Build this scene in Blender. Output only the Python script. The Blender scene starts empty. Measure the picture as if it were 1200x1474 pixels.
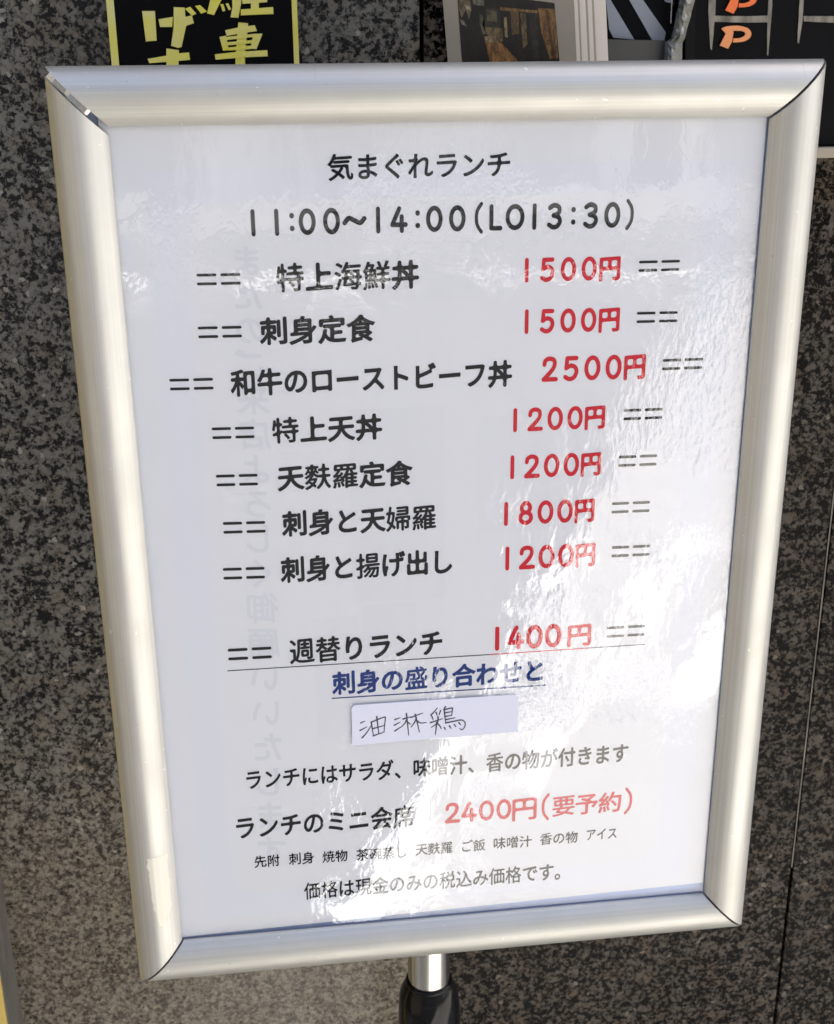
import bpy, bmesh, math, random
from mathutils import Vector, Matrix
from mathutils.geometry import delaunay_2d_cdt
from mathutils.noise import noise as pnoise
random.seed(7)
S = bpy.context.scene
col = S.collection

# ------------------------------------------------------------------ camera
PW, PH, FPX = 1200.0, 1474.0, 1769.86          # photograph size, focal length in its pixels
R_RIGHT = Vector((0.99207680, -0.12529875, -0.00915646))
R_DOWN = Vector((-0.05144217, -0.33864686, -0.93950626))
R_FWD = Vector((0.11461816, 0.93253339, -0.34240933))
CAM = Vector((-0.08091, -0.535846, 1.05 + 0.224172))
cd = bpy.data.cameras.new('camera')
cam = bpy.data.objects.new('camera', cd)
col.objects.link(cam)
S.camera = cam
cd.sensor_fit = 'HORIZONTAL'; cd.sensor_width = 36.0
cd.lens = FPX / PW * 36.0
cd.clip_start = 0.01; cd.clip_end = 400
cam.matrix_world = Matrix(((R_RIGHT.x, -R_DOWN.x, -R_FWD.x, CAM.x),
                           (R_RIGHT.y, -R_DOWN.y, -R_FWD.y, CAM.y),
                           (R_RIGHT.z, -R_DOWN.z, -R_FWD.z, CAM.z), (0, 0, 0, 1)))
cd.dof.use_dof = True; cd.dof.focus_distance = 0.56; cd.dof.aperture_fstop = 32.0

def P(px, py, Y=0.0):
    """point where the sight line of a photograph pixel meets the vertical plane y = Y"""
    d = R_RIGHT * ((px - PW/2)/FPX) + R_DOWN * ((py - PH/2)/FPX) + R_FWD
    t = (Y - CAM.y) / d.y
    return CAM + d*t

# ------------------------------------------------------------------ world, sun, exposure
SUN = Vector((0.75, 0.25, 1.0)).normalized()    # direction towards the sun: above the building behind the sign
w = bpy.data.worlds.new("World"); S.world = w; w.use_nodes = True
nt = w.node_tree; nt.nodes.clear()
wo = nt.nodes.new('ShaderNodeOutputWorld'); bg = nt.nodes.new('ShaderNodeBackground'); sky = nt.nodes.new('ShaderNodeTexSky')
sky.sky_type = 'NISHITA'; sky.sun_disc = False
sky.sun_elevation = math.asin(SUN.z)
sky.sun_rotation = math.atan2(SUN.x, SUN.y)
sky.dust_density = 3.5
bg.inputs['Strength'].default_value = 0.07
nt.links.new(sky.outputs[0], bg.inputs[0]); nt.links.new(bg.outputs[0], wo.inputs[0])
ld = bpy.data.lights.new('sun', 'SUN'); ld.energy = 5.0; ld.angle = math.radians(0.5); ld.color = (1.0, 0.965, 0.91)
lo = bpy.data.objects.new('sun', ld); col.objects.link(lo); lo.location = (3, 1, 8)
lo.rotation_euler = SUN.to_track_quat('Z', 'Y').to_euler()
S.view_settings.view_transform = 'Standard'; S.view_settings.look = 'None'
S.view_settings.exposure = 2.3; S.view_settings.gamma = 1.0
S.view_settings.use_curve_mapping = False

# ------------------------------------------------------------------ helpers
def tag(o, label=None, cat=None, group=None, kind=None):
    if label: o['label'] = label
    if cat: o['category'] = cat
    if group: o['group'] = group
    if kind: o['kind'] = kind
    return o

def empty(name, loc=(0, 0, 0)):
    o = bpy.data.objects.new(name, None); o.location = loc; o.empty_display_size = 0.05
    col.objects.link(o); return o

def link(name, me, mat=None, parent=None, smooth=False):
    o = bpy.data.objects.new(name, me); col.objects.link(o)
    if mat is not None and not me.materials: me.materials.append(mat)
    if parent is not None:
        o.parent = parent
        off = Vector((0, 0, 0)); q = parent
        while q is not None:
            off += q.location; q = q.parent
        o.location = -off
    if smooth:
        for p in me.polygons: p.use_smooth = True
    return o

def mesh(name, verts, faces, mat=None, parent=None, smooth=False):
    me = bpy.data.meshes.new(name); me.from_pydata([tuple(v) for v in verts], [], faces); me.update()
    return link(name, me, mat, parent, smooth)

def box_bm(bm, x0, x1, y0, y1, z0, z1, bevel=0.0):
    m = Matrix.Translation(((x0+x1)/2, (y0+y1)/2, (z0+z1)/2)) @ Matrix.Diagonal((x1-x0, y1-y0, z1-z0, 1))
    r = bmesh.ops.create_cube(bm, size=1.0, matrix=m)
    if bevel:
        es = list({e for v in r['verts'] for e in v.link_edges})
        bmesh.ops.bevel(bm, geom=es, offset=bevel, segments=2, profile=0.6, affect='EDGES')

def bmobj(name, bm, mat, parent=None, smooth=False):
    me = bpy.data.meshes.new(name); bmesh.ops.recalc_face_normals(bm, faces=bm.faces[:]); bm.to_mesh(me); bm.free()
    return link(name, me, mat, parent, smooth)

def box(name, x0, x1, y0, y1, z0, z1, mat, parent=None, bevel=0.0):
    bm = bmesh.new(); box_bm(bm, x0, x1, y0, y1, z0, z1, bevel); return bmobj(name, bm, mat, parent)

def prism(name, pts, thick, mat, parent=None):
    """pts: 3-D outline of a front face; extruded away from the viewer by thick"""
    n = len(pts); V = [Vector(p) for p in pts] + [Vector(p) + Vector((0, thick, 0)) for p in pts]
    F = [list(range(n)), list(range(2*n-1, n-1, -1))] + [[i, i+n, (i+1) % n + n, (i+1) % n] for i in range(n)]
    bm = bmesh.new(); vs = [bm.verts.new(v) for v in V]
    for f in F: bm.faces.new([vs[i] for i in f])
    bmesh.ops.triangulate(bm, faces=[f for f in bm.faces if len(f.verts) > 4])
    return bmobj(name, bm, mat, parent)

# ------------------------------------------------------------------ materials
def M(name, base, rough=0.5, metal=0.0, spec=0.5, coat=0.0):
    m = bpy.data.materials.new(name); m.use_nodes = True
    b = m.node_tree.nodes['Principled BSDF']
    b.inputs['Base Color'].default_value = (*base, 1); b.inputs['Roughness'].default_value = rough
    b.inputs['Metallic'].default_value = metal; b.inputs['Specular IOR Level'].default_value = spec
    b.inputs['Coat Weight'].default_value = coat
    return m
class N:
    def __init__(s, m): s.t = m.node_tree; s.b = s.t.nodes.get('Principled BSDF')
    def n(s, typ, **kw):
        x = s.t.nodes.new(typ)
        for k, v in kw.items():
            if k.startswith('_'): setattr(x, k[1:], v)
            else: x.inputs[k].default_value = v
        return x
    def l(s, a, b): s.t.links.new(a, b)
    def coord(s, scale=(1, 1, 1), jit=False):
        tc = s.n('ShaderNodeTexCoord'); mp = s.n('ShaderNodeMapping'); mp.inputs['Scale'].default_value = scale
        if jit:
            oi = s.n('ShaderNodeObjectInfo'); ad = s.n('ShaderNodeVectorMath', _operation='MULTIPLY_ADD')
            cx = s.n('ShaderNodeCombineXYZ'); s.l(oi.outputs['Random'], cx.inputs[0]); s.l(oi.outputs['Random'], cx.inputs[2])
            s.l(cx.outputs[0], ad.inputs[0]); ad.inputs[1].default_value = (37, 11, 23); s.l(tc.outputs['Object'], ad.inputs[2])
            s.l(ad.outputs[0], mp.inputs[0])
        else: s.l(tc.outputs['Object'], mp.inputs[0])
        return mp.outputs[0]
    def noise(s, v, scale, detail=3, rough=0.5, dist=0.0):
        x = s.n('ShaderNodeTexNoise', Scale=scale, Detail=detail, Roughness=rough, Distortion=dist); s.l(v, x.inputs['Vector']); return x.outputs['Fac']
    def ramp(s, f, stops, interp='LINEAR'):
        r = s.n('ShaderNodeValToRGB'); r.color_ramp.interpolation = interp
        e = r.color_ramp.elements
        while len(e) < len(stops): e.new(0.5)
        for i, (p, c) in enumerate(stops):
            e[i].position = p; e[i].color = (c, c, c, 1) if isinstance(c, (int, float)) else (*c, 1)
        s.l(f, r.inputs[0]); return r.outputs[0]
    def mix(s, f, a, b, mode='MIX'):
        x = s.n('ShaderNodeMix', _data_type='RGBA', _blend_type=mode)
        if isinstance(f, (int, float)): x.inputs[0].default_value = f
        else: s.l(f, x.inputs[0])
        for i, q in ((6, a), (7, b)):
            if isinstance(q, tuple): x.inputs[i].default_value = (*q, 1)
            else: s.l(q, x.inputs[i])
        return x.outputs[2]
    def bump(s, h, dist, strength=1.0, prev=None):
        x = s.n('ShaderNodeBump', Strength=strength, Distance=dist); s.l(h, x.inputs['Height'])
        if prev is not None: s.l(prev, x.inputs['Normal'])
        return x.outputs[0]

def granite(name, dark, mid, light, warm, k0=0.0, spec=0.3, bounce_tint=False):
    m = M(name, mid, 0.16, spec=spec); k = N(m); v = k.coord(jit=True)
    wob = k.n('ShaderNodeTexNoise', Scale=420.0, Detail=3.0, Roughness=0.65); k.l(v, wob.inputs['Vector'])
    ad = k.n('ShaderNodeVectorMath', _operation='MULTIPLY_ADD'); k.l(wob.outputs['Color'], ad.inputs[0])
    ad.inputs[1].default_value = (.005, .005, .005); k.l(v, ad.inputs[2]); vv = ad.outputs[0]
    vo = k.n('ShaderNodeTexVoronoi', Scale=420.0, Randomness=1.0); k.l(vv, vo.inputs['Vector'])
    sep = k.n('ShaderNodeSeparateColor'); k.l(vo.outputs['Color'], sep.inputs[0])
    n1 = k.noise(vv, 390, 4, 0.66); n2 = k.noise(vv, 130, 3, 0.6)
    def ma(a, f, b):
        x = k.n('ShaderNodeMath', _operation='MULTIPLY_ADD'); k.l(a, x.inputs[0]); x.inputs[1].default_value = f
        if isinstance(b, float): x.inputs[2].default_value = b
        else: k.l(b, x.inputs[2])
        return x.outputs[0]
    h = ma(n2, 0.55, ma(n1, 1.05, ma(sep.outputs[0], 0.24, -0.42)))
    c = k.ramp(h, [(0.435+k0, dark), (0.475+k0, mid), (0.56+k0, light), (0.70+k0, tuple(q*1.25 for q in light))])
    wm = k.ramp(k.noise(vv, 60, 2, 0.5), [(0.5, 0.0), (0.66, 0.8)]); c = k.mix(wm, c, k.mix(0.6, c, warm, 'MULTIPLY'))
    fl = k.ramp(sep.outputs[1], [(0.988, 0.0), (0.992, 0.7)]); c = k.mix(fl, c, tuple(min(1, q*2.6) for q in light))
    big = k.ramp(k.noise(v, 7, 3, 0.5), [(0.3, 0.8), (0.7, 1.15)]); c = k.mix(1.0, c, big, 'MULTIPLY')
    if bounce_tint:      # warm bounced sunlight painted into the colour at the stone's foot, ragged upper edge
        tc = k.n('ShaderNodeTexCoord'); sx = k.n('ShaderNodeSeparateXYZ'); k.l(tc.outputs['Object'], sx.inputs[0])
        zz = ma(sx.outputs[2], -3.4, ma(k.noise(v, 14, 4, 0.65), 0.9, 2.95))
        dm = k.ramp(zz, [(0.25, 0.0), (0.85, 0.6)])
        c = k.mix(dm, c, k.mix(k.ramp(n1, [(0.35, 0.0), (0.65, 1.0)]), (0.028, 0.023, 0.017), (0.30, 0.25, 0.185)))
    k.l(c, k.b.inputs['Base Color'])
    k.l(k.ramp(k.noise(v, 24, 3), [(0.3, 0.14), (0.7, 0.3)]), k.b.inputs['Roughness'])
    k.l(k.bump(n1, 0.00012, 0.5), k.b.inputs['Normal'])
    return m
m_granite = granite('grey_granite', (0.007, 0.007, 0.007), (0.092, 0.086, 0.073), (0.195, 0.180, 0.150), (1.0, 0.84, 0.68), 0.0, bounce_tint=True)
m_granite_d = granite('dark_brown_granite', (0.002, 0.002, 0.002), (0.030, 0.026, 0.021), (0.080, 0.068, 0.055), (1.0, 0.80, 0.66), 0.035, 0.05)

def aluminium():
    m = M('satin_aluminium', (0.62, 0.615, 0.59), 0.45, metal=0.72); k = N(m); v = k.coord()
    st = k.noise(k.coord(), 30, 2)
    k.l(k.ramp(st, [(0.3, 0.45), (0.7, 0.53)]), k.b.inputs['Roughness'])
    sp = k.noise(v, 170, 3, 0.75); big = k.noise(v, 18, 4, 0.7)
    c = k.mix(k.ramp(big, [(0.45, 0.0), (0.72, 0.30)]), (0.575, 0.57, 0.54), (0.47, 0.45, 0.40))
    c = k.mix(k.ramp(sp, [(0.715, 0.0), (0.745, 0.5)]), c, (0.30, 0.28, 0.24))
    c = k.mix(k.ramp(k.noise(v, 260, 2, 0.6), [(0.735, 0.0), (0.75, 0.7)]), c, (0.85, 0.84, 0.80))
    # hair scratches in scattered directions, and smudges that dull the shine
    for rot, sc_ in ((0.5, 14), (-0.9, 11)):
        tc = k.n('ShaderNodeTexCoord'); mp = k.n('ShaderNodeMapping'); mp.inputs['Rotation'].default_value = (0, rot, 0); mp.inputs['Scale'].default_value = (900, 60, sc_)
        k.l(tc.outputs['Object'], mp.inputs[0]); sn = k.noise(mp.outputs[0], 1.0, 1, 0.4)
        c = k.mix(k.ramp(sn, [(0.80, 0.0), (0.82, 0.35)]), c, (0.36, 0.35, 0.32))
    k.l(c, k.b.inputs['Base Color'])
    k.l(k.bump(k.noise(v, 900, 2), 0.00002, 0.5), k.b.inputs['Normal'])
    return m
def brushed(axis):
    """aluminium with fine extrusion lines running along the rail (axis 0: x, 2: z)"""
    m = aluminium(); m.name = 'extruded_aluminium_' + 'xyz'[axis]; k = N(m)
    sc = [1400, 1400, 1400]; sc[axis] = 4
    s1 = k.noise(k.coord(tuple(sc)), 1.0, 2, 0.6)
    old = k.b.inputs['Normal'].links[0].from_socket; oc = k.b.inputs['Base Color'].links[0].from_socket
    sc2 = [700, 700, 700]; sc2[axis] = 2.2
    s2 = k.noise(k.coord(tuple(sc2)), 1.0, 3, 0.65)
    k.l(k.mix(1.0, oc, k.ramp(s2, [(0.3, 0.90), (0.7, 1.08)]), 'MULTIPLY'), k.b.inputs['Base Color'])
    k.l(k.bump(s1, 0.00004, 0.8, old), k.b.inputs['Normal'])
    return m
m_alx, m_alz = brushed(0), brushed(2)
m_chrome = M('chromed_steel', (0.60, 0.585, 0.55), 0.2, metal=1.0)
m_blackplastic = M('black_plastic', (0.004, 0.004, 0.005), 0.16, spec=0.25)
m_darkgap = M('grey_corner_bracket', (0.25, 0.25, 0.27), 0.25, metal=0.7)
m_backing = M('pale_blue_backing', (0.45, 0.57, 0.9), 0.5)

m_paper = M('white_menu_paper', (0.79, 0.80, 0.84), 0.7, spec=0.2)
k = N(m_paper); v = k.coord()
cc = k.mix(k.ramp(k.noise(v, 9, 4, 0.6), [(0.35, 0.0), (0.7, 1.0)]), (0.775, 0.79, 0.845), (0.76, 0.775, 0.825))
k.l(cc, k.b.inputs['Base Color'])
m_ghost = M('print_showing_through_grey', (0.70, 0.72, 0.785), 0.7, spec=0.2)
m_ghostb = M('print_showing_through_blue', (0.755, 0.778, 0.852), 0.7, spec=0.2)
m_ink = M('black_ink', (0.006, 0.006, 0.008), 0.6, spec=0.0)
m_red = M('red_ink', (0.60, 0.010, 0.026), 0.6, spec=0.0)
m_blue = M('navy_ink', (0.012, 0.04, 0.20), 0.6, spec=0.0)
m_pen = M('ballpoint_ink', (0.05, 0.045, 0.06), 0.5, spec=0.3)
m_strip = M('lavender_white_label_paper', (0.68, 0.70, 0.83), 0.75, spec=0.1)

def film():
    m = bpy.data.materials.new('clear_cover_film'); m.use_nodes = True; t = m.node_tree; t.nodes.clear(); k = N(m)
    out = k.n('ShaderNodeOutputMaterial'); tr = k.n('ShaderNodeBsdfTransparent'); gl = k.n('ShaderNodeBsdfGlossy', Roughness=0.02)
    mx = k.n('ShaderNodeMixShader'); geo = k.n('ShaderNodeNewGeometry')
    v = k.coord()
    h1 = k.noise(k.coord((1.0, 1, 0.55)), 16, 2, 0.5, 0.3)       # broad waves
    h2 = k.noise(k.coord((1.3, 1, 0.75)), 85, 3, 0.55, 0.5)      # wrinkles
    h3 = k.noise(k.coord((1.35, 1, 0.75)), 270, 2, 0.6)            # fine crinkle
    msk = k.ramp(k.noise(v, 11, 3, 0.6), [(0.50, 0.04), (0.60, 1.0)])
    hm2 = k.n('ShaderNodeMath', _operation='MULTIPLY'); k.l(h2, hm2.inputs[0]); k.l(k.ramp(k.noise(v, 8, 2, 0.5), [(0.42, 0.25), (0.6, 1.0)]), hm2.inputs[1])
    hm = k.n('ShaderNodeMath', _operation='MULTIPLY'); k.l(h3, hm.inputs[0]); k.l(msk, hm.inputs[1])
    b = k.bump(h1, 0.0006); b = k.bump(hm2.outputs[0], 0.00013, 1.0, b); b = k.bump(hm.outputs[0], 0.00024, 1.0, b)
    k.l(b, gl.inputs['Normal']); 
    dt = k.n('ShaderNodeVectorMath', _operation='DOT_PRODUCT'); k.l(b, dt.inputs[0]); k.l(geo.outputs['Incoming'], dt.inputs[1])
    def mth(op, a, c=None):
        x = k.n('ShaderNodeMath', _operation=op); 
        for i, q in enumerate((a, c)):
            if q is None: continue
            if isinstance(q, (int, float)): x.inputs[i].default_value = q
            else: k.l(q, x.inputs[i])
        return x.outputs[0]
    inv = mth('SUBTRACT', 1.0, mth('ABSOLUTE', dt.outputs['Value'])); p5 = mth('POWER', inv, 5.0)
    fr = mth('ADD', mth('MULTIPLY', p5, 0.95), 0.052)      # Schlick, the same from both sides of the thin film
    tw = k.n('ShaderNodeMath', _operation='MULTIPLY'); k.l(fr, tw.inputs[0]); tw.inputs[1].default_value = 2.15   # front and back face of the film
    tw.use_clamp = True
    k.l(tw.outputs[0], mx.inputs[0]); k.l(tr.outputs[0], mx.inputs[1]); k.l(gl.outputs[0], mx.inputs[2]); k.l(mx.outputs[0], out.inputs[0])
    return m
m_film = film()

# ------------------------------------------------------------------ lettering engine
def ribbon(pts, r, closed=False, taper=None):
    """outline of a round-capped pen stroke; returns 2-D verts and faces"""
    P2 = [Vector(p) for p in pts]; n = len(P2); V = []; F = []
    def rr(i): return r * (taper(i/(n-1)) if taper and n > 1 else 1.0)
    L = []; Rr = []
    for i in range(n):
        a = P2[(i-1) % n] if (i > 0 or closed) else None; b = P2[(i+1) % n] if (i < n-1 or closed) else None
        d1 = (P2[i]-a).normalized() if a is not None else None; d2 = (b-P2[i]).normalized() if b is not None else None
        d = (d1 + d2) if (d1 is not None and d2 is not None) else (d1 or d2)
        if d.length < 1e-6: d = d1
        d = d.normalized(); nn = Vector((-d.y, d.x))
        s = 1.0
        if d1 is not None and d2 is not None: s = min(1.6, 1.0/max(0.3, abs(nn.dot(Vector((-d1.y, d1.x))))))
        L.append(P2[i] + nn*rr(i)*s); Rr.append(P2[i] - nn*rr(i)*s)
    for i in range(n): V += [L[i], Rr[i]]
    for i in range(n if closed else n-1):
        j = (i+1) % n; F.append([2*i, 2*i+1, 2*j+1, 2*j])
    if not closed:
        for (i, j) in ((0, 1), (n-1, n-2)):
            d = (P2[i]-P2[j]).normalized(); a0 = math.atan2(d.y, d.x); c = P2[i]; base = len(V)
            K = 8
            for q in range(K+1):
                a = a0 - math.pi/2 + math.pi*q/K
                V.append(c + Vector((math.cos(a), math.sin(a)))*rr(i))
            F.append(list(range(base, base+K+1)))
    return V, F
def spline(pts, seg=6):
    out = []; n = len(pts)
    g = lambda i: Vector(pts[max(0, min(n-1, i))])
    for i in range(n-1):
        p0, p1, p2, p3 = g(i-1), g(i), g(i+1), g(i+2)
        for q in range(seg):
            t = q/seg
            out.append(0.5*((2*p1)+(p2-p0)*t+(2*p0-5*p1+4*p2-p3)*t*t+(3*p1-p0-3*p2+p3)*t**3))
    out.append(g(n-1)); return out
def ell(cx, cy, rx, ry, n=28): return [Vector((cx+rx*math.sin(2*math.pi*i/n), cy+ry*math.cos(2*math.pi*i/n))) for i in range(n)]
# pen glyphs: centred, height 1 (y -.5 .. .5); (points, closed)
PEN = {
 '1': [([(0, .44), (0, -.44)], 0)],
 '0': [(ell(0, 0, .30, .43), 1)],
 'O': [(ell(0, 0, .36, .43), 1)],
 '2': [(spline([(-.27, .20), (-.22, .36), (-.02, .44), (.20, .36), (.22, .14), (.06, -.10), (-.30, -.43)]), 0), ([(-.29, -.43), (.31, -.43)], 0)],
 '3': [(spline([(-.24, .34), (-.03, .44), (.20, .36), (.20, .14), (-.06, .03)]), 0), (spline([(-.06, .03), (.20, -.05), (.26, -.24), (.12, -.41), (-.08, -.44), (-.27, -.34)]), 0)],
 '4': [([(.02, .44), (-.32, -.20)], 0), ([(-.32, -.20), (.32, -.20)], 0), ([(.13, .12), (.13, -.44)], 0)],
 '5': [([(.24, .43), (-.20, .43)], 0), ([(-.20, .43), (-.24, .02)], 0), (spline([(-.24, .02), (-.02, .12), (.20, .04), (.26, -.16), (.14, -.38), (-.08, -.44), (-.28, -.35)]), 0)],
 '8': [(ell(0, .23, .21, .21), 1), (ell(0, -.21, .27, .23), 1)],
 'L': [([(-.20, .44), (-.20, -.43)], 0), ([(-.20, -.43), (.24, -.43)], 0)],
 ':': [([(0, .25), (0, .249)], 0), ([(0, -.25), (0, -.251)], 0)],
 '(': [(spline([(.12, .56), (-.07, .3), (-.12, 0), (-.07, -.3), (.12, -.56)]), 0)],
 ')': [(spline([(-.12, .56), (.07, .3), (.12, 0), (.07, -.3), (-.12, -.56)]), 0)],
 '~': [(spline([(-.42, -.08), (-.24, .10), (0, .01), (.24, -.09), (.42, .08)]), 0)],
}
_tmp = bpy.data.curves.new('lettering_source', 'FONT'); _tob = bpy.data.objects.new('lettering_source', _tmp); col.objects.link(_tob)
_cache = {}
def kanji(ch, off, rad):
    """outline of one character from the built-in typeface, thickened and with rounded stroke ends (like a soft pen face)"""
    key = (ch, off, rad)
    if key in _cache: return _cache[key]
    _tmp.body = ch; _tmp.size = 1.0
    bpy.context.view_layer.update()
    dg = bpy.context.evaluated_depsgraph_get()
    cu = _tob.evaluated_get(dg).to_curve(dg)
    loops = []
    for sp in cu.splines:
        pts = []
        if sp.type == 'BEZIER':
            bp = sp.bezier_points; n = len(bp)
            for i in range(n):
                a, b = bp[i], bp[(i+1) % n]; p0, p1, p2, p3 = (Vector(q[:2]) for q in (a.co, a.handle_right, b.handle_left, b.co))
                L = (p3-p0).length; straight = abs((p1-p0).cross(p3-p0)) < 1e-4*max(L, 1e-6)*10 and abs((p2-p0).cross(p3-p0)) < 1e-4*max(L, 1e-6)*10
                m_ = 1 if (straight or L < .012) else 4
                for q in range(m_):
                    t = q/m_; pts.append(p0*(1-t)**3+p1*3*t*(1-t)**2+p2*3*t*t*(1-t)+p3*t**3)
        else: pts = [Vector(p.co[:2]) for p in sp.points]
        q = []
        for v in pts:
            if not q or (v-q[-1]).length > 2e-3: q.append(v)
        if len(q) > 2 and (q[0]-q[-1]).length < 2e-3: q.pop()
        if len(q) > 2: loops.append(q)
    _tob.evaluated_get(dg).to_curve_clear()
    # which way is outwards: the loop with the largest area is an outer one
    ar = [sum(a.cross(b) for a, b in zip(l, l[1:]+l[:1])) for l in loops]
    big = max(range(len(ar)), key=lambda i: abs(ar[i])); sgn = 1 if ar[big] > 0 else -1
    res = []
    for q in loops:
        n = len(q); o = []
        for i in range(n):
            a, b, c = q[i-1], q[i], q[(i+1) % n]; d1 = (b-a).normalized(); d2 = (c-b).normalized()
            n1 = Vector((d1.y, -d1.x))*sgn; n2 = Vector((d2.y, -d2.x))*sgn; m_ = n1+n2
            if m_.length < .3: m_ = n1
            m_ = m_.normalized(); o.append(b + m_*off/max(.6, m_.dot(n1)))
        q = o; o = []
        for i in range(n):
            a, b, c = q[i-1], q[i], q[(i+1) % n]; e1 = b-a; e2 = c-b
            if e1.length > 1e-5 and e2.length > 1e-5 and abs(e1.angle(e2, 0)) > 0.6:
                c1 = min(rad, e1.length*0.47); c2 = min(rad, e2.length*0.47)
                p0 = b - e1.normalized()*c1; p2 = b + e2.normalized()*c2
                for t in (0, .25, .5, .75, 1): o.append(p0*(1-t)**2 + b*2*t*(1-t) + p2*t*t)
            else: o.append(b)
        res.append(o)
    _cache[key] = (res, sgn)
    return _cache[key]
def fill(arg):
    """fill outlines by winding number, robust where thickened strokes touch"""
    loops, sgn = arg
    vs = []; es = []
    for lp in loops:
        b = len(vs); n = len(lp); vs += lp; es += [(b+i, b+(i+1) % n) for i in range(n)]
    V, E, F, _, _, _ = delaunay_2d_cdt(vs, es, [], 0, 1e-6)
    out = []
    for f in F:
        c = (V[f[0]]+V[f[1]]+V[f[2]])/3; wn = 0
        for lp in loops:
            n = len(lp)
            for i in range(n):
                a, b = lp[i], lp[(i+1) % n]
                if (a.y <= c.y) != (b.y <= c.y):
                    x = a.x+(c.y-a.y)*(b.x-a.x)/(b.y-a.y)
                    if x > c.x: wn += 1 if b.y > a.y else -1
        if wn*sgn > 0: out.append(list(f))
    return V, out
_fc = {}
def glyph(ch, off, rad, pen):
    key = (ch, off, rad, pen)
    if key in _fc: return _fc[key]
    V = []; F = []; Zs = []
    if ch in PEN:
        for i, (pts, cl) in enumerate(PEN[ch]):
            v, f = ribbon(pts, pen * (1.15 if ch == ':' else 0.8 if ch in '()' else 1.0), bool(cl)); b = len(V)
            V += v; F += [[q+b for q in g] for g in f]; Zs += [i]*len(v)
    else:
        v, F = fill(kanji(ch, off, rad)); V = [Vector((q.x-0.5, q.y-0.38)) for q in v]
        V = [Vector((q.x, q.y + 0.045*q.x)) for q in V]; Zs = [0]*len(V)
    _fc[key] = (V, F, Zs); return _fc[key]

class Sheet:
    """collects glyphs lying on the plane y = Y (world), facing the viewer"""
    def __init__(s, Y): s.Y = Y; s.V = []; s.F = []
    def put(s, g, cx, cz, sx, sz, mirror=False):
        V, F, Z = g; b = len(s.V); mx = -1 if mirror else 1
        for v, z in zip(V, Z): s.V.append((cx + v.x*sx*mx, s.Y - z*6e-6, cz + v.y*sz))
        s.F += [[q+b for q in f] for f in F]
    def line(s, x0, z0, x1, z1, r):
        V, F = ribbon([(x0, z0), (x1, z1)], r); b = len(s.V)
        s.V += [(v.x, s.Y, v.y) for v in V]; s.F += [[q+b for q in f] for f in F]
    def build(s, name, mat, parent):
        me = bpy.data.meshes.new(name); me.from_pydata(s.V, [], s.F); me.update()
        return link(name, me, mat, parent)
def pxm(x, y, Y=0.0):           # metres per photo pixel at that point of the sheet
    return (P(x+10, y, Y)-P(x, y, Y)).length/10, (P(x, y+10, Y)-P(x, y, Y)).length/10

# ------------------------------------------------------------------ ground, street and the houses across it
m_pave = M('pale_concrete_paving', (0.52, 0.48, 0.41), 0.85); k = N(m_pave); v = k.coord(jit=True)
k.l(k.mix(k.ramp(k.noise(v, 3, 5, 0.65), [(0.3, 0.0), (0.7, 1.0)]), (0.35, 0.335, 0.31), (0.46, 0.445, 0.41)), k.b.inputs['Base Color'])
m_asph = M('asphalt', (0.045, 0.045, 0.047), 0.9); k = N(m_asph); v = k.coord()
k.l(k.mix(k.ramp(k.noise(v, 90, 4, 0.7), [(0.35, 0.0), (0.7, 1.0)]), (0.014, 0.014, 0.016), (0.034, 0.034, 0.033)), k.b.inputs['Base Color'])
m_fpave = M('grey_far_paving', (0.13, 0.13, 0.13), 0.9)
m_line = M('white_road_paint', (0.70, 0.70, 0.68), 0.7)
m_glare = M('white_glare_stripe', (0.88, 0.88, 0.87), 0.7)
m_kerb = M('kerb_concrete', (0.34, 0.33, 0.31), 0.85)
g = box('ground', -60, 60, -80, 40, -0.5, -0.10, m_asph); tag(g, 'grey asphalt ground under the street', kind='structure')
def slabpoly(name, pts, z0, z1, mat):
    n = len(pts); V = [(x, y, z1) for x, y in pts] + [(x, y, z0) for x, y in pts]
    F = [list(range(n)), list(range(2*n-1, n-1, -1))] + [[i, i+n, (i+1) % n+n, (i+1) % n] for i in range(n)]
    bm = bmesh.new(); vs = [bm.verts.new(q) for q in V]
    for f in F: bm.faces.new([vs[i] for i in f])
    return bmobj(name, bm, mat)
# dark asphalt apron on the left, pale paving on the right, slanting edge made up for the cover's reflection
road = slabpoly('road', [(-14, -1.05), (-0.0213, -1.05), (2.6, -6.6), (14, -6.6), (14, -9.0), (-14, -9.0)], -0.096, -0.004, m_asph)
tag(road, 'dark asphalt road, with a forecourt added to reflect dark in the cover', kind='structure')
pv = empty('pavement', (0, 0, 0)); tag(pv, 'pale concrete paving in the sun before the wall', kind='structure')
# pavers: real joints
bm = bmesh.new()
def edge_x(y): return -0.47 + (-0.1-y)*(3.07/6.5) if y < -1.049 else -6.0  # near strip carried on leftwards, added to bounce sun up the wall
y = 0.75; row = 0
while y > -6.6:
    y2 = y-0.6; x = 14.0 - (0.45 if row % 2 else 0)
    while x > edge_x(y)-0.001:
        x2 = x-0.9; a = max(x2, edge_x(y)); b = max(x2, edge_x(y2))
        if x-max(a, b) > 0.06:
            zz = 0.0015*random.random()
            pts = [(x-.004, y-.004), (a+.004, y-.004), (b+.004, y2+.004), (x-.004, y2+.004)]
            vt = [bm.verts.new((p[0], p[1], zz)) for p in pts]; vb = [bm.verts.new((p[0], p[1], -0.09)) for p in pts]
            bm.faces.new(vt)
            for i in range(4): bm.faces.new([vt[i], vb[i], vb[(i+1) % 4], vt[(i+1) % 4]])
        x = x2
    y = y2; row += 1
o = bmobj('paving_slabs', bm, m_pave, pv); tag(o, kind='stuff')
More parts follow.
